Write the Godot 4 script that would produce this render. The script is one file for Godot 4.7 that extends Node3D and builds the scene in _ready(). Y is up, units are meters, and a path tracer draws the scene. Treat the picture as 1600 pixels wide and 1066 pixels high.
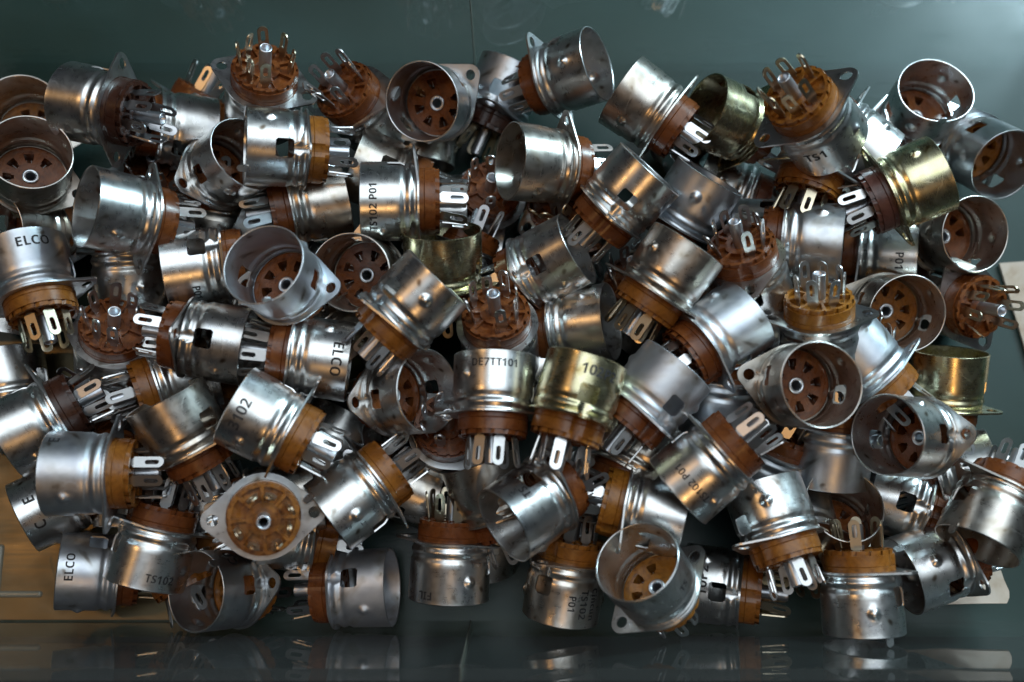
extends Node3D
# A heap of tube sockets in a glass tray, seen from above. Lengths below are in millimetres times MM.
const MM := 0.001
const TRAY_BACK := -0.137
const TRAY_FRONT := 0.014
const FLARE := 7.0
const TRAY_SIDE := 0.150
const WALL_TOP := 0.056

var metals: Array = []
var insulators: Array = []
var lug_metals: Array = []
var ink: StandardMaterial3D
var tube_metal: StandardMaterial3D
var shell_meshes: Array = []
var flange_meshes: Array = []
var insulator_mesh: ArrayMesh
var tube_mesh: ArrayMesh
var lug_meshes: Array = []
var contact_mesh: ArrayMesh
var tab_mesh: ArrayMesh
var taken := {}
var rng := RandomNumberGenerator.new()

func _ready() -> void:
	rng.seed = 77
	make_camera()
	make_light()
	make_materials()
	make_tray()
	make_meshes()
	for row in SOCKETS:
		place_socket(row)
	make_paper()

# ------------------------------------------------------------ camera and light
func make_camera() -> void:
	var c := Camera3D.new()
	c.name = "camera"
	c.fov = 36.0
	c.near = 0.01
	c.far = 20.0
	add_child(c)
	c.position = Vector3(0, 0.276, 0)
	c.rotation_degrees = Vector3(-78.0, 0, 0)
	var a := CameraAttributesPhysical.new()
	a.frustum_focal_length = 12.0 / tan(deg_to_rad(18.0))
	a.frustum_focus_distance = 0.250
	a.exposure_aperture = 8.0
	c.attributes = a
	c.current = true

func make_light() -> void:
	var e := Environment.new()
	e.background_mode = Environment.BG_COLOR
	e.background_color = Color(0.12, 0.125, 0.135)
	e.tonemap_mode = Environment.TONE_MAPPER_LINEAR
	e.tonemap_exposure = 1.0
	e.sdfgi_enabled = true
	e.ssao_enabled = true
	e.ssil_enabled = true
	var w := WorldEnvironment.new()
	w.name = "world_environment"
	w.environment = e
	add_child(w)
	# the shop window: tall cool daylight, high behind the tray and over its far end
	lamp_panel("daylight_window", Vector3(0.20, 1.30, -0.40), Vector3(0.0, 0.0, -0.06), Vector2(1.25, 1.0), Color(0.92, 0.97, 1.0), 0.70,
		"large pale daylight window above the tray", "window")
	# warm shop lamps
	lamp_panel("ceiling_lamp", Vector3(-0.60, 0.95, -0.10), Vector3(-0.10, 0.0, -0.06), Vector2(0.09, 0.09), Color(1.0, 0.76, 0.48), 0.075,
		"square warm ceiling lamp over the tray's gold-lit end", "lamp")
	lamp_panel("ceiling_lamp", Vector3(0.10, 0.95, 0.62), Vector3(0.0, 0.02, -0.06), Vector2(0.08, 0.08), Color(1.0, 0.76, 0.48), 0.08,
		"square warm ceiling lamp in front of the tray", "lamp")
	# added cool lamp: brightens the tray's bare end and hazes its far corner
	lamp_panel("added_cool_lamp", Vector3(0.335, 0.25, -0.345), Vector3(0.13, 0.0, -0.16), Vector2(0.14, 0.06), Color(0.82, 0.95, 1.0), 0.30,
		"added slim cool lamp brightening the tray's bare end", "lamp")

func lamp_panel(called: String, at: Vector3, target: Vector3, size: Vector2, color: Color, energy: float, label: String, category: String) -> void:
	var root := Node3D.new()
	root.name = numbered(called)
	add_child(root)
	root.look_at_from_position(at, target, Vector3(0, 0, -1))
	root.set_meta("label", label)
	root.set_meta("category", category)
	var m := StandardMaterial3D.new()
	m.albedo_color = Color(0.9, 0.9, 0.9)
	m.emission_enabled = true
	m.emission = color
	m.emission_energy_multiplier = 1.0
	var pane := MeshInstance3D.new()
	var b := BoxMesh.new()
	b.size = Vector3(size.x, size.y, 0.01)
	pane.mesh = b
	pane.material_override = m
	pane.name = "glowing_pane"
	pane.position = Vector3(0, 0, 0.012)
	root.add_child(pane, true)
	var fm := StandardMaterial3D.new()
	fm.albedo_color = Color(0.32, 0.32, 0.33)
	fm.roughness = 0.6
	for k in 4:
		var f := MeshInstance3D.new()
		var fb := BoxMesh.new()
		var across := k < 2
		var s := 1.0 if k % 2 == 0 else -1.0
		fb.size = Vector3(size.x + 0.06, 0.03, 0.03) if across else Vector3(0.03, size.y, 0.03)
		f.mesh = fb
		f.material_override = fm
		f.position = Vector3(0, s * (size.y * 0.5 + 0.015), 0.012) if across else Vector3(s * (size.x * 0.5 + 0.015), 0, 0.012)
		f.name = "frame_bar"
		root.add_child(f, true)
	var l := AreaLight3D.new()
	l.name = "area_light"
	l.area_size = size
	l.light_color = color
	l.light_energy = energy
	l.area_range = 6.0
	l.area_attenuation = 2.0
	l.area_normalize_energy = true
	l.shadow_enabled = true
	root.add_child(l)

# ------------------------------------------------------------ names
func numbered(called: String) -> String:
	if not taken.has(called):
		taken[called] = 0
		return called
	taken[called] += 1
	return "%s_%03d" % [called, taken[called]]

func part(called: String, mesh: Mesh, m: Material, parent: Node) -> MeshInstance3D:
	var o := MeshInstance3D.new()
	o.name = called
	o.mesh = mesh
	o.material_override = m
	parent.add_child(o, true)
	return o

# ------------------------------------------------------------ materials
func noise_texture(seed_: int, freq: float, octaves: int, colors: Array, offsets: Array, w := 512, h := 512, kind := FastNoiseLite.TYPE_SIMPLEX_SMOOTH, stretch := Vector2(1, 1)) -> ImageTexture:
	var n := FastNoiseLite.new()
	n.seed = seed_
	n.noise_type = kind
	n.frequency = 1.0
	n.fractal_octaves = octaves
	var im := Image.create(w, h, false, Image.FORMAT_RGB8)
	var g := Gradient.new()
	g.colors = PackedColorArray(colors)
	g.offsets = PackedFloat32Array(offsets)
	for y in h:
		for x in w:
			# wraps round in x and y so that the pattern has no seam
			var a := TAU * x / w
			var b := TAU * y / h
			var r1 := freq * stretch.x * w / TAU
			var r2 := freq * stretch.y * h / TAU
			var v := n.get_noise_3d(cos(a) * r1 + 7.0 * sin(b) * r2 * 0.0 + cos(b) * r2, sin(a) * r1, sin(b) * r2 + 11.0)
			im.set_pixel(x, y, g.sample(clampf(v * 0.5 + 0.5, 0.0, 1.0)))
	im.generate_mipmaps()
	return ImageTexture.create_from_image(im)

func brushed_texture(seed_: int, lo: float, hi: float, w := 256, h := 512, blotch := 0.5) -> ImageTexture:
	# fine lines that run round the shell (along u), with softer wear patches over them
	var r := RandomNumberGenerator.new()
	r.seed = seed_
	var n := FastNoiseLite.new()
	n.seed = seed_
	n.frequency = 1.0
	n.fractal_octaves = 4
	var im := Image.create(w, h, false, Image.FORMAT_RGB8)
	for y in h:
		var line := r.randf()
		for x in w:
			var a := TAU * x / w
			var v := n.get_noise_3d(cos(a) * 1.6, sin(a) * 1.6, y * 0.018) * 0.5 + 0.5
			var f := n.get_noise_3d(cos(a) * 7.0, sin(a) * 7.0, y * 0.9 + 50.0) * 0.5 + 0.5
			var t := clampf(blotch * (v * 1.5 - 0.25) + (1.0 - blotch) * (0.45 * line + 0.55 * f), 0.0, 1.0)
			var c := lerpf(lo, hi, t)
			im.set_pixel(x, y, Color(c, c, c))
	# handling scratches
	for k in 46:
		var at := Vector2(r.randf() * w, r.randf() * h)
		var go := Vector2.from_angle(r.randf() * TAU)
		var much := r.randf_range(0.06, 0.22)
		var curl := r.randf_range(-0.02, 0.02)
		for d in r.randi_range(12, 80):
			at += go
			go = go.rotated(curl)
			var px := posmod(int(at.x), w)
			var py := posmod(int(at.y), h)
			var was := im.get_pixel(px, py).r
			im.set_pixel(px, py, Color(minf(was + much, 0.85), 0, 0))
			var now := im.get_pixel(px, py).r
			im.set_pixel(px, py, Color(now, now, now))
	im.generate_mipmaps()
	return ImageTexture.create_from_image(im)

func lin(r: float, g: float, b: float) -> Color:
	return Color(r, g, b).linear_to_srgb()

func metal(albedo: Color, rough_lo: float, rough_hi: float, seed_: int, spots: Array, bump := 0.014) -> StandardMaterial3D:
	var m := StandardMaterial3D.new()
	m.albedo_color = albedo
	m.metallic = 1.0
	m.metallic_specular = 0.5
	m.roughness = 1.0
	m.roughness_texture = brushed_texture(seed_, rough_lo, rough_hi)
	m.albedo_texture = noise_texture(seed_ + 5, 0.018, 3, spots, [0.10, 0.24, 0.45, 1.0], 256, 256)
	m.normal_enabled = true
	m.normal_texture = dents[seed_ % 2]
	m.normal_scale = bump
	return m

var dents: Array = []

func make_materials() -> void:
	for k in 2:
		var n := NoiseTexture2D.new()
		var im := Image.create(256, 256, false, Image.FORMAT_RGB8)
		var f := FastNoiseLite.new()
		f.seed = 900 + k
		f.frequency = 1.0
		f.fractal_octaves = 3
		for y in 256:
			for x in 256:
				var a := TAU * x / 256.0
				var v := f.get_noise_3d(cos(a) * 2.2, sin(a) * 2.2, y * 0.05) * 0.5 + 0.5
				im.set_pixel(x, y, Color(v, v, v))
		im.bump_map_to_normal_map(3.0)
		dents.append(ImageTexture.create_from_image(im))
	var clean := [Color(0.52, 0.47, 0.42), Color(0.93, 0.93, 0.92), Color(1, 1, 1), Color(0.92, 0.93, 0.96)]
	var dirty := [Color(0.46, 0.38, 0.30), Color(0.88, 0.86, 0.83), Color(0.98, 0.98, 0.98), Color(0.90, 0.91, 0.93)]
	var gilt := [Color(0.48, 0.36, 0.22), Color(0.92, 0.89, 0.80), Color(1, 1, 1), Color(0.98, 1.0, 0.90)]
	metals.append(metal(lin(0.66, 0.66, 0.65), 0.21, 0.40, 11, clean))        # 0 bright tin
	metals.append(metal(lin(0.55, 0.56, 0.57), 0.23, 0.44, 12, dirty))         # 1 worn tin
	metals.append(metal(lin(0.62, 0.65, 0.69), 0.34, 0.48, 13, clean))        # 2 frosted
	metals.append(metal(lin(0.60, 0.55, 0.37), 0.19, 0.38, 14, gilt))         # 3 yellow gold passivate
	metals.append(metal(lin(0.42, 0.38, 0.26), 0.2, 0.34, 15, gilt))         # 4 dull olive gold
	metals.append(metal(lin(0.58, 0.54, 0.49), 0.21, 0.42, 16, dirty))        # 5 warm grey
	metals.append(metal(lin(0.42, 0.40, 0.40), 0.18, 0.34, 17, dirty))        # 6 darkened
	metals.append(metal(lin(0.58, 0.59, 0.62), 0.40, 0.55, 18, dirty))        # 7 matt aluminium
	var grain := noise_texture(40, 0.03, 5, [Color(0.45, 0.38, 0.34), Color(0.85, 0.82, 0.8), Color(1, 1, 1), Color(1.0, 0.88, 0.7)], [0.0, 0.35, 0.6, 1.0], 256, 256)
	var gloss := brushed_texture(41, 0.18, 0.42, 128, 128, 0.8)
	for c in [lin(0.24, 0.088, 0.014), lin(0.150, 0.045, 0.011), lin(0.04, 0.014, 0.008), lin(0.27, 0.108, 0.015), lin(0.105, 0.043, 0.033)]:
		var m := StandardMaterial3D.new()
		m.albedo_color = c
		m.albedo_texture = grain
		m.uv1_triplanar = true
		m.uv1_scale = Vector3(70, 70, 70)
		m.roughness = 1.0
		m.roughness_texture = gloss
		m.metallic_specular = 0.45
		insulators.append(m)
	# the last tone is a plum-brown moulding
	for c in [lin(0.68, 0.68, 0.68), lin(0.60, 0.60, 0.62), lin(0.62, 0.54, 0.40)]:
		var m := StandardMaterial3D.new()
		m.albedo_color = c
		m.metallic = 1.0
		m.roughness = 0.3
		lug_metals.append(m)
	tube_metal = StandardMaterial3D.new()
	tube_metal.albedo_color = lin(0.62, 0.64, 0.68)
	tube_metal.metallic = 1.0
	tube_metal.roughness = 0.38
	ink = StandardMaterial3D.new()
	ink.albedo_color = lin(0.015, 0.014, 0.016)
	ink.roughness = 0.6
	# rubbed rubber-stamp ink: patchy where it has worn off
	var worn := FastNoiseLite.new()
	worn.seed = 5
	worn.frequency = 0.07
	worn.fractal_octaves = 3
	var wi := Image.create(256, 256, false, Image.FORMAT_RGBA8)
	for yy in 256:
		for xx in 256:
			wi.set_pixel(xx, yy, Color(1, 1, 1, clampf(1.28 + 1.2 * worn.get_noise_2d(xx, yy), 0.0, 1.0)))
	ink.albedo_texture = ImageTexture.create_from_image(wi)
	ink.transparency = BaseMaterial3D.TRANSPARENCY_ALPHA
	ink.uv1_triplanar = true
	ink.uv1_scale = Vector3(90, 90, 90)

# ------------------------------------------------------------ meshes of one socket
const EAR_AT := 11.8
const EAR_R := 2.75
const HOLE_R := 1.4
const WALL := 0.4
const BENDS := [0.6, -1.0, 1.9]
const PROFILE := [[0.0, 9.62], [0.35, 9.42], [0.8, 9.42], [1.3, 9.72], [1.9, 9.93], [2.5, 9.76], [3.0, 9.5], [3.5, 9.55], [4.0, 9.85], [4.6, 10.0], [6.0, 10.03], [7.5, 10.05], [14.0, 10.12], [14.5, 10.16]]

func profile_r(y: float) -> float:
	for k in PROFILE.size() - 1:
		if y <= PROFILE[k + 1][0]:
			var t: float = (y - PROFILE[k][0]) / (PROFILE[k + 1][0] - PROFILE[k][0])
			return lerpf(PROFILE[k][1], PROFILE[k + 1][1], t)
	return 10.16

func shell_r(a: float, y: float, bent: float) -> float:
	var r := profile_r(y)
	# pressed clearance round each mounting hole
	if y < 4.4:
		var d := fposmod(a + PI * 0.5, PI) - PI * 0.5
		var s := EAR_AT * sin(d)
		var c := 2.55
		if absf(s) < c:
			var hit := EAR_AT * cos(d) - sqrt(c * c - s * s)
			r = minf(r, hit)
	# two pressed pips
	for p in [deg_to_rad(-50.0), deg_to_rad(130.0)]:
		var da := wrapf(a - p, -PI, PI) * 10.0
		var dy := y - 8.9
		var q := sqrt(da * da + dy * dy) / 1.9
		if q < 1.0:
			r += 0.36 * (1.0 + cos(PI * q))
	# handled thin sheet is never quite round
	r += bent * (0.16 * sin(2.0 * a + 0.6) + 0.07 * sin(3.0 * a)) * (y / 14.5)
	return r

func in_window(a: float, y: float) -> bool:
	var d := absf(rad_to_deg(fposmod(a + PI * 0.5, PI) - PI * 0.5))
	return d < 14.0 and y > 3.2 and y < 7.7

func make_shell(bent: float) -> ArrayMesh:
	var angles: Array = []
	for k in 72:
		angles.append(k * 5.0)
	for c in [0.0, 180.0]:
		for d in [-14.0, -11.5, 11.5, 14.0, -7.5, 7.5, -2.5, 2.5]:
			angles.append(fposmod(c + d, 360.0))
	for c in [130.0, 310.0]:
		for d in range(-11, 12):
			angles.append(c + d)
	angles.sort()
	var al: Array = []
	for a in angles:
		if al.is_empty() or a - al[-1] > 0.4:
			al.append(a)
	var ys: Array = [0.0, 0.35, 0.8, 1.3, 1.6, 1.9, 2.2, 2.5, 2.8, 3.2, 3.7, 4.2, 4.6, 5.8, 7.1, 7.7, 8.0, 8.3, 8.6, 8.9, 9.2, 9.5, 9.8, 10.1, 10.4, 10.7, 12.0, 13.3, 14.2, 14.5]
	var st := SurfaceTool.new()
	st.begin(Mesh.PRIMITIVE_TRIANGLES)
	var n := al.size()
	var m := ys.size()
	var open := func(i: int, j: int) -> bool:
		var i2 := (i + 1) % n
		var a0: float = al[i]
		var a1: float = al[i2] if i2 > 0 else 360.0
		return in_window(deg_to_rad((a0 + a1) * 0.5), (ys[j] + ys[j + 1]) * 0.5)
	var pt := func(i: int, j: int, inner: bool) -> Vector3:
		var a := deg_to_rad(al[i % n])
		var r := shell_r(a, ys[j], bent) - (WALL if inner else 0.0)
		return Vector3(cos(a) * r, ys[j], sin(a) * r) * MM
	var uv := func(i: int, j: int) -> Vector2:
		return Vector2((al[i % n] if i < n else 360.0) / 360.0 * 2.0, ys[j] / 14.5 * 0.5)
	for side in 2:
		st.set_smooth_group(side + 1)
		for i in n:
			for j in m - 1:
				var q := [pt.call(i, j, side == 1), pt.call(i + 1, j, side == 1), pt.call(i + 1, j + 1, side == 1), pt.call(i, j + 1, side == 1)]
				var u := [uv.call(i, j), uv.call(i + 1, j), uv.call(i + 1, j + 1), uv.call(i, j + 1)]
				var order := [0, 1, 2, 0, 2, 3]
				if open.call(i, j):
					# the corner cells of a window keep half their sheet: its corners are rounded
					var wl: bool = open.call((i + n - 1) % n, j)
					var wr: bool = open.call((i + 1) % n, j)
					var wd: bool = open.call(i, j - 1)
					var wu: bool = open.call(i, j + 1)
					order = []
					if not wl and not wd:
						order = [0, 1, 3]
					elif not wr and not wd:
						order = [0, 1, 2]
					elif not wr and not wu:
						order = [1, 2, 3]
					elif not wl and not wu:
						order = [0, 2, 3]
				if side == 1:
					order.reverse()
				for t in order:
					st.set_uv(u[t])
					st.add_vertex(q[t])
	# the cut edges: rim, flange end and both windows
	st.set_smooth_group(4294967295)
	for i in n:
		quad(st, pt.call(i, 0, false), pt.call(i + 1, 0, false), pt.call(i + 1, 0, true), pt.call(i, 0, true), true)
		var up := Vector3(0, 0.2, 0) * MM
		var ma: Vector3 = (pt.call(i, m - 1, false) + pt.call(i, m - 1, true)) * 0.5 + up
		var mb: Vector3 = (pt.call(i + 1, m - 1, false) + pt.call(i + 1, m - 1, true)) * 0.5 + up
		st.set_smooth_group(7)
		quad(st, pt.call(i, m - 1, false), pt.call(i + 1, m - 1, false), mb, ma)
		quad(st, ma, mb, pt.call(i + 1, m - 1, true), pt.call(i, m - 1, true))
		st.set_smooth_group(4294967295)
		for j in m - 1:
			if open.call(i, j):
				continue
			if j + 1 < m - 1 and open.call(i, j + 1):
				quad(st, pt.call(i, j + 1, false), pt.call(i + 1, j + 1, false), pt.call(i + 1, j + 1, true), pt.call(i, j + 1, true), false)
			if j > 0 and open.call(i, j - 1):
				quad(st, pt.call(i, j, false), pt.call(i + 1, j, false), pt.call(i + 1, j, true), pt.call(i, j, true), true)
			if open.call((i + 1) % n, j):
				quad(st, pt.call(i + 1, j, false), pt.call(i + 1, j + 1, false), pt.call(i + 1, j + 1, true), pt.call(i + 1, j, true), true)
			if open.call((i + n - 1) % n, j):
				quad(st, pt.call(i, j, false), pt.call(i, j + 1, false), pt.call(i, j + 1, true), pt.call(i, j, true), false)
	st.generate_normals()
	st.generate_tangents()
	return st.commit()

func quad(st: SurfaceTool, a: Vector3, b: Vector3, c: Vector3, d: Vector3, flip := false) -> void:
	var q := [a, b, c, d]
	var u := [Vector2(0, 0), Vector2(0.1, 0), Vector2(0.1, 0.02), Vector2(0, 0.02)]
	for t in ([0, 2, 1, 0, 3, 2] if flip else [0, 1, 2, 0, 2, 3]):
		st.set_uv(u[t])
		st.add_vertex(q[t])

# a flat plate with holes: outline rings of equal count are stitched, then given thickness
func plate(outer: PackedVector2Array, holes: Array, y0: float, y1: float) -> ArrayMesh:
	var poly := outer.duplicate()
	# join each hole to the outline by a hairline bridge so that one polygon can be triangulated
	for h in holes:
		var best := INF
		var bi := 0
		var bj := 0
		for i in poly.size():
			for j in h.size():
				var d: float = poly[i].distance_squared_to(h[j])
				if d < best:
					best = d
					bi = i
					bj = j
		var next := PackedVector2Array()
		for i in poly.size():
			next.append(poly[i])
			if i == bi:
				for k in h.size() + 1:
					next.append(h[(bj - k + h.size() * 2) % h.size()])
				next.append(poly[bi] + Vector2(0.0004, 0.0003))
		poly = next
	var tri := Geometry2D.triangulate_polygon(poly)
	var st := SurfaceTool.new()
	st.begin(Mesh.PRIMITIVE_TRIANGLES)
	st.set_smooth_group(4294967295)
	for k in range(0, tri.size(), 3):
		for side in 2:
			var y := y1 if side == 0 else y0
			var p := [poly[tri[k]], poly[tri[k + 1]], poly[tri[k + 2]]]
			var area: float = (p[1] - p[0]).cross(p[2] - p[0])
			var order := [0, 1, 2] if (area > 0.0) == (side == 0) else [0, 2, 1]
			for t in order:
				st.set_uv(p[t] * 0.03)
				st.add_vertex(Vector3(p[t].x, y, p[t].y) * MM)
	var loops := [outer]
	loops.append_array(holes)
	for l in loops.size():
		var lp: PackedVector2Array = loops[l]
		for i in lp.size():
			var a := lp[i]
			var b := lp[(i + 1) % lp.size()]
			quad(st, Vector3(a.x, y0, a.y) * MM, Vector3(b.x, y0, b.y) * MM, Vector3(b.x, y1, b.y) * MM, Vector3(a.x, y1, a.y) * MM, l > 0)
	st.generate_normals()
	st.generate_tangents()
	return st.commit()

func circle2(c: Vector2, r: float, n: int) -> PackedVector2Array:
	var p := PackedVector2Array()
	for k in n:
		p.append(c + Vector2(cos(TAU * k / n), sin(TAU * k / n)) * r)
	return p

func make_flange(bend_a: float, bend_b: float) -> ArrayMesh:
	# hull of the round seat and the two ears, drawn with straight tangents and a slight waist
	var pts := circle2(Vector2.ZERO, 10.35, 64)
	pts.append_array(circle2(Vector2(EAR_AT, 0), EAR_R, 28))
	pts.append_array(circle2(Vector2(-EAR_AT, 0), EAR_R, 28))
	var hull := Geometry2D.convex_hull(pts)
	hull.remove_at(hull.size() - 1)
	var bore := circle2(Vector2.ZERO, 8.75, 48)
	var flat := plate(hull, [circle2(Vector2(EAR_AT, 0), HOLE_R, 20), circle2(Vector2(-EAR_AT, 0), HOLE_R, 20), bore], -0.5, -0.02)
	# ears that have been knocked a little out of true
	var arr := flat.surface_get_arrays(0)
	var v: PackedVector3Array = arr[Mesh.ARRAY_VERTEX]
	for k in v.size():
		var past := maxf(0.0, absf(v[k].x) / MM - 9.6)
		v[k].y += (bend_a if v[k].x > 0.0 else bend_b) * past * 0.8 * MM
	arr[Mesh.ARRAY_VERTEX] = v
	var bent := ArrayMesh.new()
	bent.add_surface_from_arrays(Mesh.PRIMITIVE_TRIANGLES, arr)
	return bent

# moulded insulator: pierced disc inside the shell, collar below it, ribbed end face
func ins_r(a: float, y: float) -> float:
	var r := 8.65
	if y < -4.5:
		r = 8.35 if fposmod(a / TAU * 16.0, 1.0) < 0.68 else 7.95
	var d := fposmod(a + PI * 0.5, PI) - PI * 0.5
	var s := EAR_AT * sin(d)
	var c := 3.75
	if absf(s) < c and y < -0.55:
		r = minf(r, EAR_AT * cos(d) - sqrt(c * c - s * s))
	return r

func make_insulator() -> ArrayMesh:
	var st := SurfaceTool.new()
	st.begin(Mesh.PRIMITIVE_TRIANGLES)
	var n := 96
	st.set_smooth_group(4294967295)
	# collar
	var ys := [0.9, -0.5, -0.56, -1.6, -1.75, -1.9, -4.3, -4.5, -4.52, -5.6]
	for i in n:
		var a := TAU * i / n
		var b := TAU * (i + 1) / n
		for j in ys.size() - 1:
			var y0: float = ys[j]
			var y1: float = ys[j + 1]
			var g0 := 0.16 if absf(y0 + 1.75) < 0.01 else 0.0
			var g1 := 0.16 if absf(y1 + 1.75) < 0.01 else 0.0
			st.set_smooth_group(10 + j)
			quad(st, ring(a, ins_r(a + 0.001, y0) - g0, y0), ring(b, ins_r(b - 0.001, y0) - g0, y0), ring(b, ins_r(b - 0.001, y1) - g1, y1), ring(a, ins_r(a + 0.001, y1) - g1, y1), true)
	st.set_smooth_group(4294967295)
	# upper face with seven pockets, y = 0.9, and lower ribbed face, y = -5.6 with pockets up to -4.6
	var radii := [1.3, 2.4, 3.9, 4.7, 6.6, 7.4, 8.65]
	for i in n:
		var a := TAU * i / n
		var b := TAU * (i + 1) / n
		for j in radii.size() - 1:
			var r0: float = radii[j]
			var r1: float = radii[j + 1]
			var top := pocket_top((i + 0.5) / n, j)
			var low := pocket_low((i + 0.5) / n, j)
			quad(st, ring(a, r0, top), ring(b, r0, top), ring(b, r1, top), ring(a, r1, top), false)
			var s1a := minf(r1, ins_r(a + 0.001, -5.6))
			var s1b := minf(r1, ins_r(b - 0.001, -5.6))
			var s0a := minf(r0, s1a)
			var s0b := minf(r0, s1b)
			quad(st, ring(a, s0a, low), ring(b, s0b, low), ring(b, s1b, low), ring(a, s1a, low), true)
			# pocket walls
			var nt := pocket_top((i + 1.5) / n, j)
			if nt != top:
				quad(st, ring(b, r0, top), ring(b, r1, top), ring(b, r1, nt), ring(b, r0, nt))
			var nl := pocket_low((i + 1.5) / n, j)
			if nl != low:
				quad(st, ring(b, s0b, low), ring(b, s1b, low), ring(b, s1b, nl), ring(b, s0b, nl))
			if j + 2 < radii.size():
				var ot := pocket_top((i + 0.5) / n, j + 1)
				if ot != top:
					quad(st, ring(a, r1, top), ring(b, r1, top), ring(b, r1, ot), ring(a, r1, ot))
				var ol := pocket_low((i + 0.5) / n, j + 1)
				if ol != low:
					quad(st, ring(a, s1a, low), ring(b, s1b, low), ring(b, s1b, ol), ring(a, s1a, ol))
	st.generate_normals()
	st.generate_tangents()
	return st.commit()

func pocket_top(t: float, j: int) -> float:
	# seven openings 45 degrees apart, the eighth place left solid
	var k := t * 8.0
	var near := absf(k - floorf(k) - 0.5)
	if floorf(k) > 6.5:
		return 0.9
	if j == 3 and near < 0.24 or j == 2 and near < 0.16:
		return -2.6
	if j == 5:
		return 0.55
	return 0.9

func pocket_low(t: float, j: int) -> float:
	var k := t * 8.0
	var near := absf(k - floorf(k) - 0.5)
	if j == 0:
		return -5.2
	if j >= 2 and j <= 4 and near < 0.39:
		return -4.55
	return -5.6

func ring(a: float, r: float, y: float) -> Vector3:
	return Vector3(cos(a) * r, y, sin(a) * r) * MM

func make_tube() -> ArrayMesh:
	var st := SurfaceTool.new()
	st.begin(Mesh.PRIMITIVE_TRIANGLES)
	var n := 24
	var prof := [[1.15, -12.6], [1.45, -12.8], [1.62, -12.6], [1.62, -4.6], [1.7, 0.9], [2.05, 1.15], [2.0, 1.45], [1.6, 1.6], [1.25, 1.4], [1.15, 0.8], [1.15, -12.6]]
	for j in prof.size() - 1:
		for i in n:
			var a := TAU * i / n
			var b := TAU * (i + 1) / n
			st.set_smooth_group(1 if j != 2 and j != 3 else 2)
			quad(st, ring(a, prof[j][0], prof[j][1]), ring(b, prof[j][0], prof[j][1]), ring(b, prof[j + 1][0], prof[j + 1][1]), ring(a, prof[j + 1][0], prof[j + 1][1]))
	st.generate_normals()
	return st.commit()

# a flat solder lug with a slot, hanging from the origin along -y, its face across x (radial)
func make_lug(length: float, curl: float) -> ArrayMesh:
	var outer := PackedVector2Array()
	var w := 1.36
	outer.append(Vector2(-0.8, 0.0))
	outer.append(Vector2(-0.8, 1.2))
	outer.append(Vector2(-w, 1.7))
	for k in range(0, 13):
		var a := PI - PI * k / 12.0
		outer.append(Vector2(cos(a) * w, length - w + sin(a) * w))
	outer.append(Vector2(w, 1.7))
	outer.append(Vector2(0.8, 1.2))
	outer.append(Vector2(0.8, 0.0))
	var slot := PackedVector2Array()
	var s := 0.58
	for k in range(0, 7):
		var a := PI - PI * k / 6.0
		slot.append(Vector2(cos(a) * s, length - 1.15 - s + sin(a) * s))
	for k in range(0, 7):
		var a := -PI * k / 6.0
		slot.append(Vector2(cos(a) * s, length - 4.0 + sin(a) * s))
	var rev := PackedVector2Array()
	for k in slot.size():
		rev.append(slot[slot.size() - 1 - k])
	var flat := plate(outer, [slot], -0.17, 0.17)
	var arr := flat.surface_get_arrays(0)
	var v: PackedVector3Array = arr[Mesh.ARRAY_VERTEX]
	var nn: PackedVector3Array = arr[Mesh.ARRAY_NORMAL]
	for k in v.size():
		var p := v[k] / MM
		var out := curl * maxf(0.0, p.z - 2.0) * maxf(0.0, p.z - 2.0)
		v[k] = Vector3(p.y + out, -p.z, -p.x) * MM
		nn[k] = Vector3(nn[k].y, -nn[k].z, -nn[k].x)
	arr[Mesh.ARRAY_VERTEX] = v
	arr[Mesh.ARRAY_NORMAL] = nn
	arr[Mesh.ARRAY_TANGENT] = null
	var m := ArrayMesh.new()
	m.add_surface_from_arrays(Mesh.PRIMITIVE_TRIANGLES, arr)
	return m

func make_contact() -> ArrayMesh:
	# the sprung contact that shows inside a pocket
	var st := SurfaceTool.new()
	st.begin(Mesh.PRIMITIVE_TRIANGLES)
	st.set_smooth_group(4294967295)
	for s in [-1.0, 1.0]:
		var a := Vector3(4.85, -2.5, s * 0.72) * MM
		var b := Vector3(6.3, -2.5, s * 0.72) * MM
		var c := Vector3(6.3, -2.0, s * 0.5) * MM
		var d := Vector3(4.85, -2.0, s * 0.5) * MM
		quad(st, a, b, c, d, s > 0)
		var o := Vector3(0, 0, s * 0.2) * MM
		quad(st, a + o, b + o, c + o, d + o, s < 0)
		quad(st, d, c, c + o, d + o)
	st.generate_normals()
	return st.commit()

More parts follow.
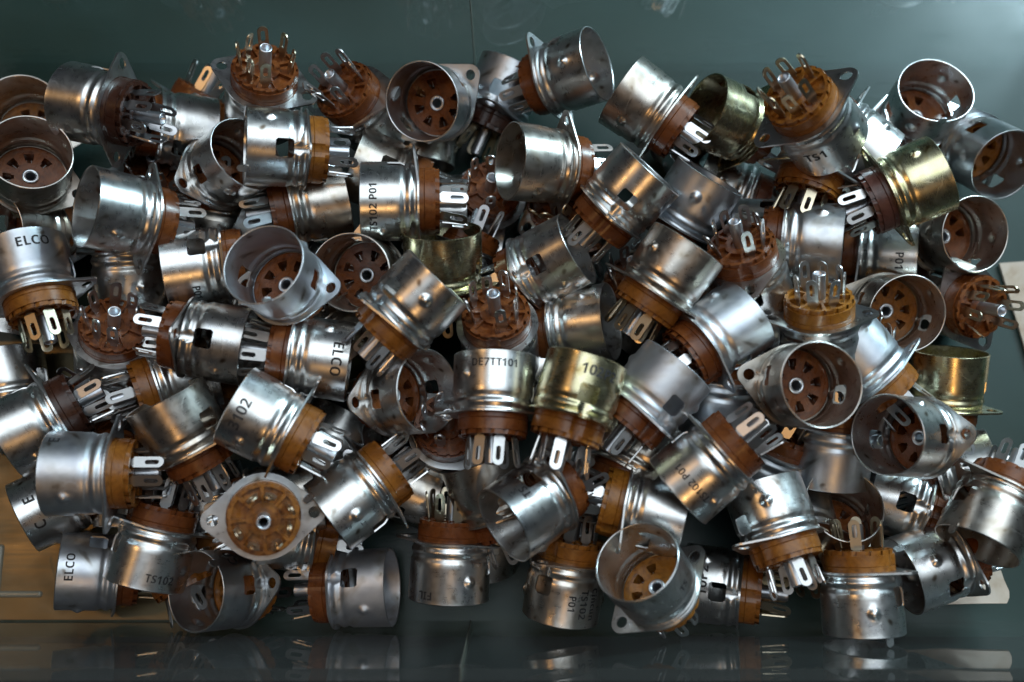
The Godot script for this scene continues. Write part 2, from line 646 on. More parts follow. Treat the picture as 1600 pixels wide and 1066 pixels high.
func make_tab() -> ArrayMesh:
	var st := SurfaceTool.new()
	st.begin(Mesh.PRIMITIVE_TRIANGLES)
	st.set_smooth_group(4294967295)
	var front: Array = []
	var outline := [Vector2(-1.0, 13.9), Vector2(-1.0, 15.9), Vector2(-0.7, 16.5), Vector2(0, 16.75), Vector2(0.7, 16.5), Vector2(1.0, 15.9), Vector2(1.0, 13.9)]
	for k in outline.size() - 1:
		var a: Vector2 = outline[k]
		var b: Vector2 = outline[k + 1]
		for x in [9.74, 10.1]:
			var o := Vector3(x, 13.9, 0) * MM
			var tri := [o, Vector3(x, a.y, a.x) * MM, Vector3(x, b.y, b.x) * MM]
			for t in ([0, 1, 2] if x > 10.0 else [0, 2, 1]):
				st.set_uv(Vector2(tri[t].z * 20.0, tri[t].y * 20.0))
				st.add_vertex(tri[t])
		quad(st, Vector3(9.74, a.y, a.x) * MM, Vector3(9.74, b.y, b.x) * MM, Vector3(10.1, b.y, b.x) * MM, Vector3(10.1, a.y, a.x) * MM)
	st.generate_normals()
	return st.commit()

func make_meshes() -> void:
	shell_meshes = [make_shell(BENDS[0]), make_shell(BENDS[1]), make_shell(BENDS[2])]
	flange_meshes = [make_flange(0.0, 0.0), make_flange(0.30, -0.12), make_flange(-0.22, 0.16)]
	insulator_mesh = make_insulator()
	tube_mesh = make_tube()
	lug_meshes = [make_lug(8.4, 0.0), make_lug(8.8, 0.012), make_lug(8.2, -0.01)]
	contact_mesh = make_contact()
	tab_mesh = make_tab()

# ink lettering that follows the shell; mode "c" runs round the shell, "a" along its axis
func lettering(text: String, mode: String, angle: float, y: float, size: float, flip: int, bent: float) -> ArrayMesh:
	var t := TextMesh.new()
	var f := SystemFont.new()
	f.font_names = PackedStringArray(["Droid Sans"])
	f.font_weight = 600
	t.font = f
	t.text = text
	t.font_size = 32
	t.pixel_size = size / 23.0
	t.depth = 0.0
	t.curve_step = 2.0
	var arr := t.surface_get_arrays(0)
	var v: PackedVector3Array = arr[Mesh.ARRAY_VERTEX]
	var ix = arr[Mesh.ARRAY_INDEX]
	var st := SurfaceTool.new()
	st.begin(Mesh.PRIMITIVE_TRIANGLES)
	var order := PackedInt32Array()
	if ix == null or ix.size() == 0:
		for k in v.size():
			order.append(k)
	else:
		order = ix
	for k in order:
		var p := v[k]
		var q := Vector2(p.x, p.y)
		if flip == 1:
			q = -q
		var a := angle
		var h := y
		if mode == "c":
			a += -q.x / 10.1
			h += q.y
		else:
			a += -q.y / 10.1
			h += -q.x
		var r := shell_r(a, h, bent) + 0.08
		st.set_normal(Vector3(cos(a), 0, sin(a)))
		st.add_vertex(ring(a, r, h))
	return st.commit()

# ------------------------------------------------------------ one socket
func place_socket(row: Array) -> void:
	var root := Node3D.new()
	root.name = numbered("tube_socket")
	add_child(root)
	var x := Vector3(row[3], row[4], row[5])
	var y := Vector3(row[6], row[7], row[8])
	root.transform = Transform3D(Basis(x, y, x.cross(y)).orthonormalized().scaled_local(Vector3.ONE * 0.93), Vector3(row[0], row[1], row[2]) * MM)
	root.set_meta("label", row[15])
	root.set_meta("category", "tube socket")
	root.set_meta("group", "tube sockets heaped in the glass tray")
	var m: StandardMaterial3D = metals[row[9]]
	var bend: int = rng.randi() % 3
	var shell := part("metal_shell", shell_meshes[bend], m, root)
	var oval := rng.randf_range(-0.014, 0.014)
	shell.scale = Vector3(1.0 + oval, rng.randf_range(0.97, 1.02), 1.0 - oval)
	if row[11] == 1:
		var tab := part("rim_tab", tab_mesh, m, shell)
		tab.rotation.y = -row[12]
	for t in row[14]:
		part("lettering", lettering(t[0], t[1], t[2], t[3], t[4], t[5], BENDS[bend]), ink, shell)
	part("mounting_flange", flange_meshes[rng.randi() % 3], m, root)
	var turn: float = (rng.randi() % 8) * PI / 4.0
	var body := part("insulator", insulator_mesh, insulators[row[10]], root)
	var tube := part("centre_tube", tube_mesh, tube_metal, root)
	tube.scale = Vector3(1, 0.88 + 0.15 * rng.randf(), 1)
	var lm: StandardMaterial3D = lug_metals[rng.randi() % 3 if rng.randf() < 0.5 else 0]
	for k in 7:
		var a := TAU * (k + 0.5) / 8.0
		var lug := part("solder_lug", lug_meshes[rng.randi() % 3], lm, root)
		var splay := deg_to_rad(rng.randf_range(-2.0, 7.0) if rng.randf() < 0.88 else rng.randf_range(8.0, 16.0))
		var b := Basis(Vector3.UP, -a) * Basis(Vector3(0, 0, 1), splay) * Basis(Vector3.UP, rng.randf_range(-0.25, 0.25)) * Basis(Vector3(1, 0, 0), rng.randf_range(-0.08, 0.08))
		lug.transform = Transform3D(b, Vector3(cos(a) * 5.9, -4.5, sin(a) * 5.9) * MM)
		var c := part("contact", contact_mesh, lug_metals[0], body)
		c.rotation.y = -a

# ------------------------------------------------------------ tray
func box_part(called: String, size: Vector3, at: Vector3, m: Material, kind := "structure") -> MeshInstance3D:
	var o := MeshInstance3D.new()
	var b := BoxMesh.new()
	b.size = size
	o.mesh = b
	o.material_override = m
	o.position = at
	o.name = called
	o.set_meta("kind", kind)
	add_child(o)
	return o

func make_tray() -> void:
	var g := StandardMaterial3D.new()
	g.albedo_color = Color(0.55, 0.60, 0.58, 0.05)
	g.transparency = BaseMaterial3D.TRANSPARENCY_ALPHA
	g.roughness = 0.03
	g.metallic_specular = 0.95
	var fm := StandardMaterial3D.new()
	fm.albedo_color = lin(0.031, 0.056, 0.053)
	fm.albedo_texture = noise_texture(70, 0.006, 5, [Color(0.62, 0.60, 0.52), Color(0.85, 0.88, 0.85), Color(1, 1, 1), Color(0.9, 1.0, 1.0)], [0.0, 0.4, 0.6, 1.0], 512, 512)
	fm.roughness_texture = brushed_texture(60, 0.2, 0.46, 512, 512, 0.85)
	fm.roughness = 1.0
	fm.metallic_specular = 0.35
	fm.uv1_scale = Vector3(6, 4, 1)
	var mid := (TRAY_BACK + TRAY_FRONT) * 0.5
	var deep := TRAY_FRONT - TRAY_BACK
	var fl := box_part("floor", Vector3(1.2, 0.006, 0.6), Vector3(0, -0.003, TRAY_FRONT + 0.004 - 0.3), fm)
	for k in 4:
		var called: String = ["wall_back", "wall_front", "wall_left", "wall_right"][k]
		var wide := k < 2
		var sgn := -1.0 if k % 2 == 0 else 1.0
		var w := box_part(called, Vector3(TRAY_SIDE * 2.0 + 0.02, WALL_TOP, 0.0025) if wide else Vector3(0.0025, WALL_TOP, deep + 0.02), Vector3.ZERO, g)
		var lean := deg_to_rad(FLARE if k != 0 else 0.5) * sgn
		w.rotation = Vector3(lean, 0, 0) if wide else Vector3(0, 0, -lean)
		var off := w.basis * Vector3(0, WALL_TOP * 0.5 - 0.002, 0)
		w.position = off + (Vector3(0, 0, (TRAY_BACK - 0.0014) if k == 0 else (TRAY_FRONT + 0.0014)) if wide else Vector3(sgn * (TRAY_SIDE + 0.0014), 0, mid))
	# the joint where two panes meet in the long walls
	var jm := StandardMaterial3D.new()
	jm.albedo_color = lin(0.10, 0.10, 0.08)
	jm.roughness = 0.4
	for called in ["wall_back", "wall_front"]:
		var jn := MeshInstance3D.new()
		var jb := BoxMesh.new()
		jb.size = Vector3(0.0002, WALL_TOP, 0.0029)
		jn.mesh = jb
		jn.material_override = jm
		jn.position = Vector3(-0.0105, 0, 0)
		jn.name = "pane_joint"
		get_node(called).add_child(jn, true)
	# moulded corner ridge on the floor
	var rm := StandardMaterial3D.new()
	rm.albedo_color = lin(0.20, 0.19, 0.15)
	rm.roughness = 0.2
	for k in 2:
		var c := MeshInstance3D.new()
		var cap := CapsuleMesh.new()
		cap.radius = 0.0009
		cap.height = 0.013
		cap.radial_segments = 12
		cap.rings = 4
		c.mesh = cap
		c.material_override = rm
		c.name = "moulded_ridge"
		fl.add_child(c, true)
		c.position = Vector3(-0.1315, 0.0034, 0.0015 - fl.position.z) if k == 0 else Vector3(-0.1262, 0.0034, 0.0075 - fl.position.z)
		c.rotation_degrees = Vector3(90, 0, 0) if k == 0 else Vector3(0, 0, 90)
	# added brass-coloured sheet, stands in for the golden sheen on the floor
	var bm := StandardMaterial3D.new()
	bm.albedo_color = lin(0.135, 0.108, 0.064)
	bm.albedo_texture = noise_texture(62, 0.02, 5, [Color(0.28, 0.25, 0.22), Color(0.7, 0.68, 0.63), Color(1, 1, 1), Color(0.86, 0.82, 0.7)], [0.0, 0.38, 0.6, 1.0], 256, 256)
	bm.metallic = 0.8
	bm.roughness = 1.0
	bm.roughness_texture = brushed_texture(61, 0.22, 0.48, 512, 512, 0.45)
	var brass := box_part("golden_sheen_sheet", Vector3(0.070, 0.0005, 0.0722), Vector3(-0.1145, 0.0004, -0.0223), bm, "thing")
	brass.set_meta("label", "added brass-coloured sheet giving a golden sheen under the heap's corner")
	brass.set_meta("category", "added metal sheet")

func paper_sheet(called: String, outline: PackedVector2Array, at: Vector3, turn: Vector3, m: Material, label: String) -> void:
	var o := MeshInstance3D.new()
	o.name = numbered(called)
	o.mesh = plate(outline, [], 0.0, 0.8)
	o.material_override = m
	add_child(o)
	o.position = at
	o.rotation_degrees = turn
	o.set_meta("label", label)
	o.set_meta("category", "paper")

func make_paper() -> void:
	var m := StandardMaterial3D.new()
	m.albedo_color = lin(0.52, 0.43, 0.36)
	m.albedo_texture = noise_texture(80, 0.02, 5, [Color(0.8, 0.72, 0.66), Color(0.95, 0.93, 0.9), Color(1, 1, 1), Color(0.97, 0.95, 0.92)], [0.0, 0.35, 0.6, 1.0], 256, 256)
	m.roughness = 0.9
	var pts := PackedVector2Array()
	for p in [[-16, -9], [-4, -10.5], [6, -9], [12.5, -10], [14.2, -8.2], [15.2, -5], [15.8, -1.5], [16.6, 1.2], [16.4, 2.8], [15.6, 4.2], [9, 4.2], [0, 4.4], [-8, 3.8], [-16, 4.2]]:
		pts.append(Vector2(p[0], p[1]))
	paper_sheet("torn_paper", pts, Vector3(0.1065, 0.0075, 0.0055), Vector3(-8, 0, 2), m, "torn beige paper scrap under a silver socket at the front wall")
	var q := PackedVector2Array()
	for p in [[-12, -16], [14, -18], [14, 22], [-5, 20]]:
		q.append(Vector2(p[0], p[1]))
	paper_sheet("paper_card", q, Vector3(0.1445, 0.0006, -0.0640), Vector3.ZERO, m, "plain beige card lying flat on the bare tray floor")

# x, y, z of the flange centre (mm); ear direction; axis towards the open end; metal, insulator, rim tab, its angle, spare, lettering, label
const SOCKETS := [
	[-93.69, 42.91, -105.66, 0.1748, 0.4192, -0.8909, -0.9585, -0.1346, -0.2514, 0, 2, 0, 0.785, 1, [], "dark-pinned silver socket lying at the back wall with its dark brown base turned up"],
	[-116.18, 36.34, -91.09, 0.9116, -0.3421, 0.2279, 0.3791, 0.9141, -0.144, 5, 1, 0, 1.829, 2, [], "open socket standing mouth up with dim warm interior by the tray's gold-lit side wall"],
	[-128.06, 13.43, -112.98, -0.976, 0.2179, 0.0035, 0.2175, 0.9747, -0.051, 5, 0, 0, -2.755, 3, [], "orange-based socket mostly hidden behind the dim mouth-up socket, only an ear showing"],
	[-89.5, 27.54, -108.3, 0.2806, 0.5417, 0.7923, 0.8923, -0.4515, -0.0073, 0, 1, 0, 1.134, 4, [], "silver socket pressed under the pins of the dark-pinned socket at the back wall"],
	[-73.51, 28.92, -94.97, -0.5486, 0.6827, 0.4826, 0.7193, 0.6797, -0.1438, 0, 1, 0, -0.962, 5, [], "open silver socket with one eared flange poking out under a silver socket with orange base"],
	[-49.96, 39.05, -97.47, 0.2839, 0.8842, 0.3709, -0.9564, 0.2887, 0.0441, 0, 0, 1, 0.611, 6, [], "bright silver socket with square window and orange base lying over an open socket"],
	[-60.89, 36.74, -115.9, 0.9428, -0.126, 0.3087, -0.2238, -0.9255, 0.3056, 0, 1, 0, -1.923, 7, [], "socket standing pins up at the back wall with red-brown base and large centre tube"],
	[-40.04, 28.98, -115.03, 0.8993, 0.436, 0.0343, 0.4227, -0.8866, 0.1874, 0, 1, 0, -0.171, 8, [], "tilted pins-up socket with red-brown base and bunched bright lugs near the back wall"],
	[-18.66, 28.48, -114.23, 0.7614, 0.4141, -0.4987, -0.2348, 0.8933, 0.3833, 1, 1, 0, 0.062, 9, [], "open socket facing up by the back wall, seven dark holes and a bent rim"],
	[-24.08, 11.24, -117.94, -0.6926, 0.7203, 0.0381, -0.0601, -0.1102, 0.9921, 5, 1, 0, 1.484, 10, [], "small visible shell tucked under the open socket with seven dark holes"],
	[-4.85, 13.49, -118.39, -0.0782, 0.9743, 0.2112, 0.415, 0.2244, -0.8817, 2, 2, 0, 0.436, 12, [], "pale socket at the back wall with nearly black base and pins in shadow"],
	[10.0, 26.03, -121.78, 0.4445, -0.6381, 0.6286, 0.8538, 0.5141, -0.0819, 0, 1, 0, 1.222, 13, [], "silver socket leaning on another at the back wall, dark open mouth and pressed dimple"],
	[38.37, 30.18, -108.65, 0.5551, 0.4072, -0.7253, -0.8058, 0.0469, -0.5904, 5, 1, 0, 2.182, 14, [], "plain smooth grey-silver socket leaning across two others by the back wall"],
	[59.12, 27.5, -108.02, 0.4571, 0.6829, -0.5698, -0.8791, 0.4442, -0.1728, 4, 1, 0, 0.524, 15, [], "dull olive-gold socket with dark open mouth beside the plain grey-silver socket"],
	[66.75, 53.47, -101.52, 0.7458, 0.4194, -0.5177, 0.6127, -0.7369, 0.2857, 0, 0, 0, -1.009, 16, [["TS1", "c", -2.109, 7, 2.62, 1]], "pins-up silver socket with tan base and stamped shell near the back wall"],
	[107.02, 15.3, -115.95, 0.9934, -0.0428, -0.1061, 0.0308, 0.9932, -0.1119, 0, 1, 1, 1.654, 17, [], "bright open socket tilted at the back corner showing both mounting ears and a dimple"],
	[122.6, 13.54, -108.1, -0.4866, 0.6552, -0.5779, 0.2359, 0.7354, 0.6352, 1, 3, 0, 0.021, 18, [], "dull gold open socket with yellow-orange inside at the tray's side wall"],
	[89.88, 36.99, -86.38, 0.3817, -0.0929, 0.9196, 0.9081, 0.2233, -0.3543, 3, 4, 0, 0.785, 19, [], "shiny yellow-gold socket with plum-brown base and fanned bright lugs"],
	[82.2, 26.71, -108.1, -0.6577, -0.1484, 0.7385, 0.7531, -0.1057, 0.6494, 0, 1, 0, 1.833, 20, [], "silver shell sliver lying between the yellow-gold socket and the stamped pins-up socket"],
	[73.12, 34.3, -92.99, 0.8833, 0.3178, 0.3446, 0.3286, 0.1045, -0.9387, 0, 0, 0, 0.698, 21, [], "orange-based socket with gold-lit lugs hanging down beneath the stamped pins-up socket"],
	[42.06, 24.36, -83.93, -0.7838, 0.6012, -0.1556, 0.5016, 0.4651, -0.7294, 2, 1, 0, -0.262, 38, [], "frosted pale grey socket with a dimple, half hidden behind a windowed silver socket"],
	[12.07, 33.84, -95.11, 0.1375, 0.4401, -0.8874, -0.9176, 0.394, 0.0532, 5, 1, 0, 2.094, 36, [], "warm grey socket with open brownish mouth and orange base over the dark centre gap"],
	[23.77, 36.37, -82.78, -0.0921, 0.8909, 0.4447, 0.6556, 0.3904, -0.6463, 0, 1, 0, -0.611, 37, [], "silver socket with window and dimple, red-brown base and dangling lugs, topmost of the centre heap"],
	[-86.8, 39.14, -80.08, -0.0959, -0.1334, 0.9864, -0.7631, 0.6461, 0.0132, 0, 1, 0, -0.803, 22, [], "mirror-bright socket with narrow dark mouth leaning over a shell standing mouth down"],
	[-117.71, 25.18, -81.26, 0.8831, 0.32, 0.3431, -0.4213, 0.8628, 0.2795, 5, 1, 0, -0.928, 23, [], "dark socket at the tray's gold-lit side, only its bright curved rim catching light"],
	[-111.0, 37.25, -61.15, 0.9289, -0.1656, -0.3313, -0.3416, -0.0374, -0.9391, 2, 0, 0, 2.007, 24, [["ELCO", "c", 1.187, 11, 2.46, 0]], "matt silver socket stamped with four letters, long lugs fanned below its tan base"],
	[-95.32, 24.86, -76.06, 0.9955, 0.0942, -0.0091, 0.0417, -0.3501, 0.9358, 0, 1, 0, -1.833, 25, [], "silver shell standing mouth down under the mirror-bright socket"],
	[-96.24, 27.95, -54.0, 0.9333, -0.1943, 0.3018, -0.3007, -0.8825, 0.3616, 0, 1, 0, -0.555, 26, [], "shadowed socket showing the round brown base with its centre tube from below"],
	[-70.16, 30.07, -71.54, 0.0884, 0.9624, -0.257, -0.9732, 0.1385, 0.1837, 0, 1, 0, -0.14, 27, [["P01", "c", 1.257, 7, 1.97, 1]], "silver socket with window and small print lying under a frosted open socket"],
	[-51.78, 41.48, -62.83, 0.9648, 0.2367, 0.1142, -0.2233, 0.9675, -0.1185, 2, 1, 1, 1.202, 28, [], "frosted open socket facing up with one ear out and orange floor inside"],
	[-35.28, 27.51, -69.3, 0.0081, -0.2159, 0.9764, -0.1649, 0.9628, 0.2142, 5, 1, 0, -2.086, 29, [], "dark open socket seen straight into its mouth beside the frosted open socket"],
	[-55.19, 26.17, -87.07, 0.2112, -0.1929, 0.9582, 0.9538, -0.1738, -0.2452, 5, 1, 0, 2.007, 30, [], "warm gleaming silver socket lying beneath the windowed silver socket with orange base"],
	[-22.59, 37.49, -84.79, 0.014, 0.493, -0.8699, -0.9968, 0.0759, 0.027, 0, 1, 0, 0.698, 31, [["TS102 P01", "c", 1.536, 11.2, 1.97, 0]], "silver socket stamped with one line of numbers, lying level with red-brown base"],
	[-16.47, 30.36, -66.31, 0.9619, 0.2378, 0.1348, -0.0154, 0.5396, -0.8418, 4, 1, 0, 1.833, 32, [], "brassy gold shell standing mouth up beneath the number-stamped silver socket"],
	[-26.04, 45.37, -53.66, -0.4397, 0.8682, -0.2299, 0.6956, 0.1672, -0.6987, 0, 0, 0, -1.431, 33, [], "silver socket with big dark window and round dimple, orange base and lugs angled down"],
	[-3.43, 36.05, -54.74, -0.0623, 0.4301, 0.9006, 0.0766, -0.8977, 0.434, 0, 1, 0, 0.791, 34, [], "pins-up socket with tall grey centre tube and splayed lugs in the middle of the heap"],
	[3.82, 29.39, -69.29, -0.2905, 0.9087, 0.2998, 0.8548, 0.3873, -0.3454, 0, 1, 0, -0.785, 39, [], "silver socket with window notch whose dark mouth holds another socket's lugs"],
	[33.21, 40.37, -61.5, 0.8068, 0.0509, 0.5886, 0.562, 0.2414, -0.7911, 5, 0, 0, 2.094, 40, [], "smooth silver socket with glowing orange base and flat flange lying across a dark-mouthed shell"],
	[11.67, 24.05, -56.65, 0.0778, -0.0503, 0.9957, 0.9303, 0.3627, -0.0543, 0, 1, 0, 0.698, 41, [], "satin silver shell with a dark open mouth taking the orange-based socket's lugs"],
	[43.77, 37.41, -49.18, 0.5709, 0.2822, 0.771, 0.8127, -0.0612, -0.5794, 2, 1, 0, 1.833, 42, [], "pale frosted socket with red-brown base disc tipped up and lugs over a stained shell"],
	[54.88, 37.61, -70.14, -0.0598, 0.5767, 0.8148, 0.3353, -0.7572, 0.5606, 0, 1, 0, -0.642, 43, [], "reddish pins-up socket with a mounting ear and dark window below, upright lugs"],
	[66.47, 30.38, -77.46, -0.1137, -0.1524, 0.9818, 0.9593, 0.2403, 0.1484, 1, 1, 0, 2.007, 44, [], "dull grey shell lying end to end with another between two pins-up sockets"],
	[92.07, 9.89, -79.4, -0.2415, 0.3533, 0.9038, 0.9411, 0.3124, 0.1293, 0, 1, 0, 0.175, 441, [["P01", "c", 0.785, 10, 2.13, 0]], "silver shell with dark red base lying below the yellow-gold socket's lugs"],
	[70.26, 20.84, -81.4, -0.1193, 0.7254, -0.6779, -0.9541, -0.2726, -0.1238, 2, 1, 0, 1.658, 442, [], "short silver shell end seen behind the reddish pins-up socket"],
	[71.64, 37.7, -56.43, -0.9882, -0.1435, 0.053, 0.1318, -0.6234, 0.7707, 0, 3, 0, 0.698, 45, [], "amber-based pins-up socket standing with three lugs raised and teeth around its base"],
	[93.97, 18.56, -62.54, -0.9463, 0.1505, -0.2862, 0.0646, 0.9552, 0.2888, 5, 0, 0, 0.419, 46, [], "open socket facing up with orange floor, ring of holes and a bright inner tab"],
	[115.72, 16.9, -64.59, 0.4503, -0.4788, 0.7537, -0.3193, -0.8746, -0.3648, 0, 1, 0, -2.968, 47, [], "brown socket with splayed see-through lugs and centre tube near the bare tray floor"],
	[111.23, 15.65, -82.95, 0.5545, -0.3325, 0.7628, 0.2243, 0.9425, 0.2478, 5, 1, 0, 2.705, 48, [], "open coppery socket tilted toward the bare tray floor showing two holes"],
	[109.58, 12.53, -39.47, 0.881, 0.4304, 0.1964, 0.0286, 0.3659, -0.9302, 3, 1, 0, 0.785, 49, [], "golden socket standing mouth up alone beside the bare dark tray floor"],
	[87.09, 29.33, -43.18, 0.7059, 0.3564, -0.6122, -0.6802, 0.1, -0.7261, 2, 0, 0, 2.182, 50, [], "grey socket with orange base wedged between three open sockets"],
	[58.24, 18.34, -62.0, -0.295, 0.0637, 0.9534, 0.9525, 0.0986, 0.2882, 0, 1, 0, 1.833, 94, [["SO", "c", 0.96, 11, 2.62, 0]], "pale shell with two stamped characters showing behind the reddish pins-up socket"],
	[64.15, 40.44, -39.7, -0.9572, 0.2065, -0.203, 0.1783, 0.9727, 0.1488, 5, 1, 0, -0.966, 51, [], "open socket facing up with red floor and one eared flange beside a black gap"],
	[94.93, 33.66, -28.67, 0.5695, 0.8216, 0.0259, -0.822, 0.5689, 0.0276, 0, 1, 0, 0.74, 52, [], "open socket with dark red floor and bright eared flange near the golden standing socket"],
	[78.89, 20.76, -32.37, -0.9764, 0.2159, 0.0041, -0.07, -0.3347, 0.9397, 2, 1, 0, 0.349, 53, [], "soft-gleaming pale socket standing mouth down under the two dark-floored open sockets"],
	[78.23, 14.88, -8.23, 0.3689, 0.3888, 0.8443, 0.0047, 0.9075, -0.42, 5, 1, 0, 1.584, 54, [], "black-mouthed open socket behind a row of upright bright lugs"],
	[112.37, 32.26, -15.69, -0.8137, 0.248, -0.5257, -0.5157, 0.1091, 0.8498, 5, 1, 1, 0.262, 55, [], "large socket at the tray side with notched window, its dark mouth above torn paper"],
	[105.66, 13.45, -21.0, 0.0167, 0.475, 0.8798, 0.9354, 0.3034, -0.1816, 0, 1, 0, 1.658, 56, [], "socket with dark brown base and lugs in shadow beneath the large notched socket"],
	[47.26, 41.73, -24.47, -0.6627, 0.1214, -0.7389, -0.74, -0.2571, 0.6215, 0, 1, 1, 0.698, 61, [["TS102 P01", "c", 1.484, 9.8, 1.8, 0]], "silver socket with a faint number stamp, red-brown base up and dark mouth below"],
	[29.14, 39.26, -34.06, 0.3533, 0.8334, 0.425, 0.6476, 0.11, -0.754, 7, 1, 0, 1.187, 62, [], "flat grey stained socket with yellow tape-like streak and dark window slot"],
	[12.98, 46.26, -31.6, 0.2079, 0.9733, 0.0974, 0.2813, 0.0359, -0.959, 3, 0, 0, -0.454, 63, [["102P2", "c", -0.14, 11, 2.46, 0]], "gold socket with black print and a gold-brown streak, lugs pointing down"],
	[50.02, 27.25, -43.9, -0.9857, 0.1578, -0.0589, -0.1195, -0.4085, 0.9049, 2, 1, 0, 1.833, 64, [], "pale shell bottom glimpsed below the frosted socket with tipped red-brown base"],
	[65.04, 16.19, -27.85, -0.9243, 0.2915, -0.2463, -0.3631, -0.4736, 0.8024, 2, 1, 0, 0.349, 65, [], "socket with two raised lugs hidden behind the faintly stamped socket"],
	[-4.29, 40.05, -33.14, 0.9974, 0.0646, 0.0308, 0.0314, -0.0078, -0.9995, 0, 1, 0, 0.785, 35, [["DE7TT101", "c", 1.484, 11.4, 1.89, 0]], "silver socket with printed characters under the pins-up one, seven lugs hanging"],
	[-28.5, 30.74, -38.84, -0.6887, 0.6825, 0.2446, 0.7078, 0.706, 0.023, 0, 1, 0, -0.671, 83, [], "open polished socket with an eared flange and dark brown floor at the heap's centre"],
	[-51.18, 35.39, -47.97, -0.1158, 0.0066, 0.9932, 0.9845, -0.132, 0.1157, 0, 1, 0, 2.007, 82, [["ELCO", "c", 1.431, 11.6, 2.62, 0]], "silver socket stamped with four bold black letters near its dark mouth"],
	[-75.7, 35.63, -51.96, 0.0727, 0.9879, 0.1367, 0.9836, -0.0937, 0.1538, 0, 1, 0, -0.733, 81, [], "silver socket with ear and window facing up, dark mouth swallowing other lugs"],
	[-50.19, 40.4, -28.87, 0.4672, 0.0976, -0.8787, -0.8785, 0.1629, -0.449, 0, 0, 0, 2.094, 84, [["3102", "c", 1.623, 11.3, 2.62, 0]], "silver socket stamped with big digits, orange base and edge-on flange"],
	[-73.69, 33.07, -26.44, 0.8123, 0.5491, -0.1966, -0.4426, 0.3609, -0.8209, 5, 1, 0, 0.035, 79, [], "dusky violet-grey socket with window and lit rim tilted over dark lugs"],
	[-86.24, 24.46, -41.97, 0.4357, 0.2405, 0.8674, 0.8849, -0.2906, -0.3639, 0, 0, 0, 1.658, 80, [], "half-buried socket with orange base and warm ringed shell"],
	[-106.58, 31.17, -34.72, -0.4242, 0.3957, -0.8145, -0.8268, 0.1976, 0.5266, 0, 2, 0, 2.094, 78, [], "silver socket with chocolate base and two bright slotted lugs pointing inward"],
	[-127.89, 9.91, -40.33, 0.9684, 0.1211, -0.2182, -0.2293, 0.0873, -0.9694, 0, 1, 0, 0.349, 91, [], "dark buried shell at the tray side under fanned lugs"],
	[-3.54, 22.83, -11.99, 0.8546, 0.4871, -0.1801, -0.3328, 0.2474, -0.91, 5, 1, 0, 0.349, 97, [], "warm glinting shell deep under the seven hanging lugs"],
	[-15.41, 24.05, -31.17, 0.7583, 0.1098, 0.6426, -0.0569, -0.9708, 0.2331, 1, 1, 0, -0.231, 88, [], "rust-brown socket base deep in the dark gap at the heap's centre"],
	[27.13, 25.64, -21.36, 0.7283, 0.5424, 0.4187, 0.5097, -0.0205, -0.8601, 5, 1, 0, 1.658, 96, [], "buried reddish socket under the flat grey stained socket"],
	[-76.03, 17.83, -92.25, -0.7019, 0.6938, 0.1611, -0.2117, -0.4191, 0.8829, 5, 1, 0, 0.349, 99, [], "buried socket with brick-red base between the mirror-bright and gleaming sockets"],
	[-107.81, 13.74, -17.35, 0.0803, 0.9281, -0.3635, -0.8356, 0.2615, 0.4832, 0, 1, 0, 1.134, 76, [["E", "c", 0.175, 10.5, 2.79, 0], ["C", "c", 0.873, 10.5, 2.79, 0]], "mirror-like shell stamped with a single letter, resting on the gold-lit floor"],
	[-90.57, 36.78, -20.12, 0.0093, 0.0029, 1.0, -0.9943, 0.1062, 0.0089, 2, 0, 0, -2.182, 77, [["E", "c", -2.356, 12, 2.46, 0]], "satin socket with caramel base and centre tube, edge ear pointing at the front wall"],
	[-83.13, 24.5, -8.54, -0.7726, 0.6183, -0.1439, -0.2395, -0.074, 0.9681, 0, 1, 0, 1.833, 74, [["TS102", "c", 1.571, 11.5, 1.97, 1]], "silver socket standing mouth down with brick-red base, beside the matt four-letter shell"],
	[-97.52, 10.25, 1.99, 0.2396, 0.591, -0.7703, -0.942, 0.3336, -0.0371, 2, 1, 0, 0.175, 75, [["ELCO", "c", 0.785, 11.6, 2.13, 0]], "matt shell with a small four-letter stamp lying on the front floor"],
	[-66.1, 14.83, 5.76, 0.8328, 0.5383, -0.1292, -0.5391, 0.8417, 0.0322, 1, 0, 1, -0.628, 73, [["CO", "c", -0.802, 9, 2.79, 0]], "open socket lying at the front wall, rusty floor, large printed round letter"],
	[-54.91, 40.99, -10.33, -0.9722, 0.2132, 0.0973, -0.2261, -0.9625, -0.1498, 1, 0, 0, -1.048, 86, [], "socket seen square onto its red-brown ribbed base inside a two-eared plate"],
	[-31.55, 31.73, -18.83, 0.6334, 0.1719, 0.7545, -0.7735, 0.1147, 0.6233, 0, 0, 1, -1.955, 85, [], "silver socket with dimple and side slot, orange base tipped up toward the polished open socket"],
	[-42.39, 13.77, 5.84, -0.1136, 0.9556, -0.2718, 0.9935, 0.1078, -0.0363, 7, 1, 0, 0.349, 72, [], "matt aluminium socket lying at the front wall with window, ear and open mouth"],
	[-14.49, 21.12, -5.4, 0.9914, 0.1143, 0.064, -0.0443, -0.1666, 0.985, 0, 1, 0, -2.094, 71, [["FIL", "c", -2.007, 12.5, 1.97, 0]], "silver socket standing mouth down at the front with red base and dimple"],
	[8.36, 36.72, -15.44, -0.0764, 0.7899, -0.6085, -0.7736, 0.3381, 0.536, 0, 1, 0, 1.222, 66, [["TS", "c", 0.262, 9, 2.13, 0]], "silver socket with window on top and shaded open mouth facing the front wall"],
	[25.94, 30.69, -13.44, -0.2247, 0.5801, 0.7829, 0.9687, 0.0462, 0.2438, 0, 3, 0, 0.175, 67, [], "silver socket with amber base pointing at clustered lugs of the three-line stamped socket"],
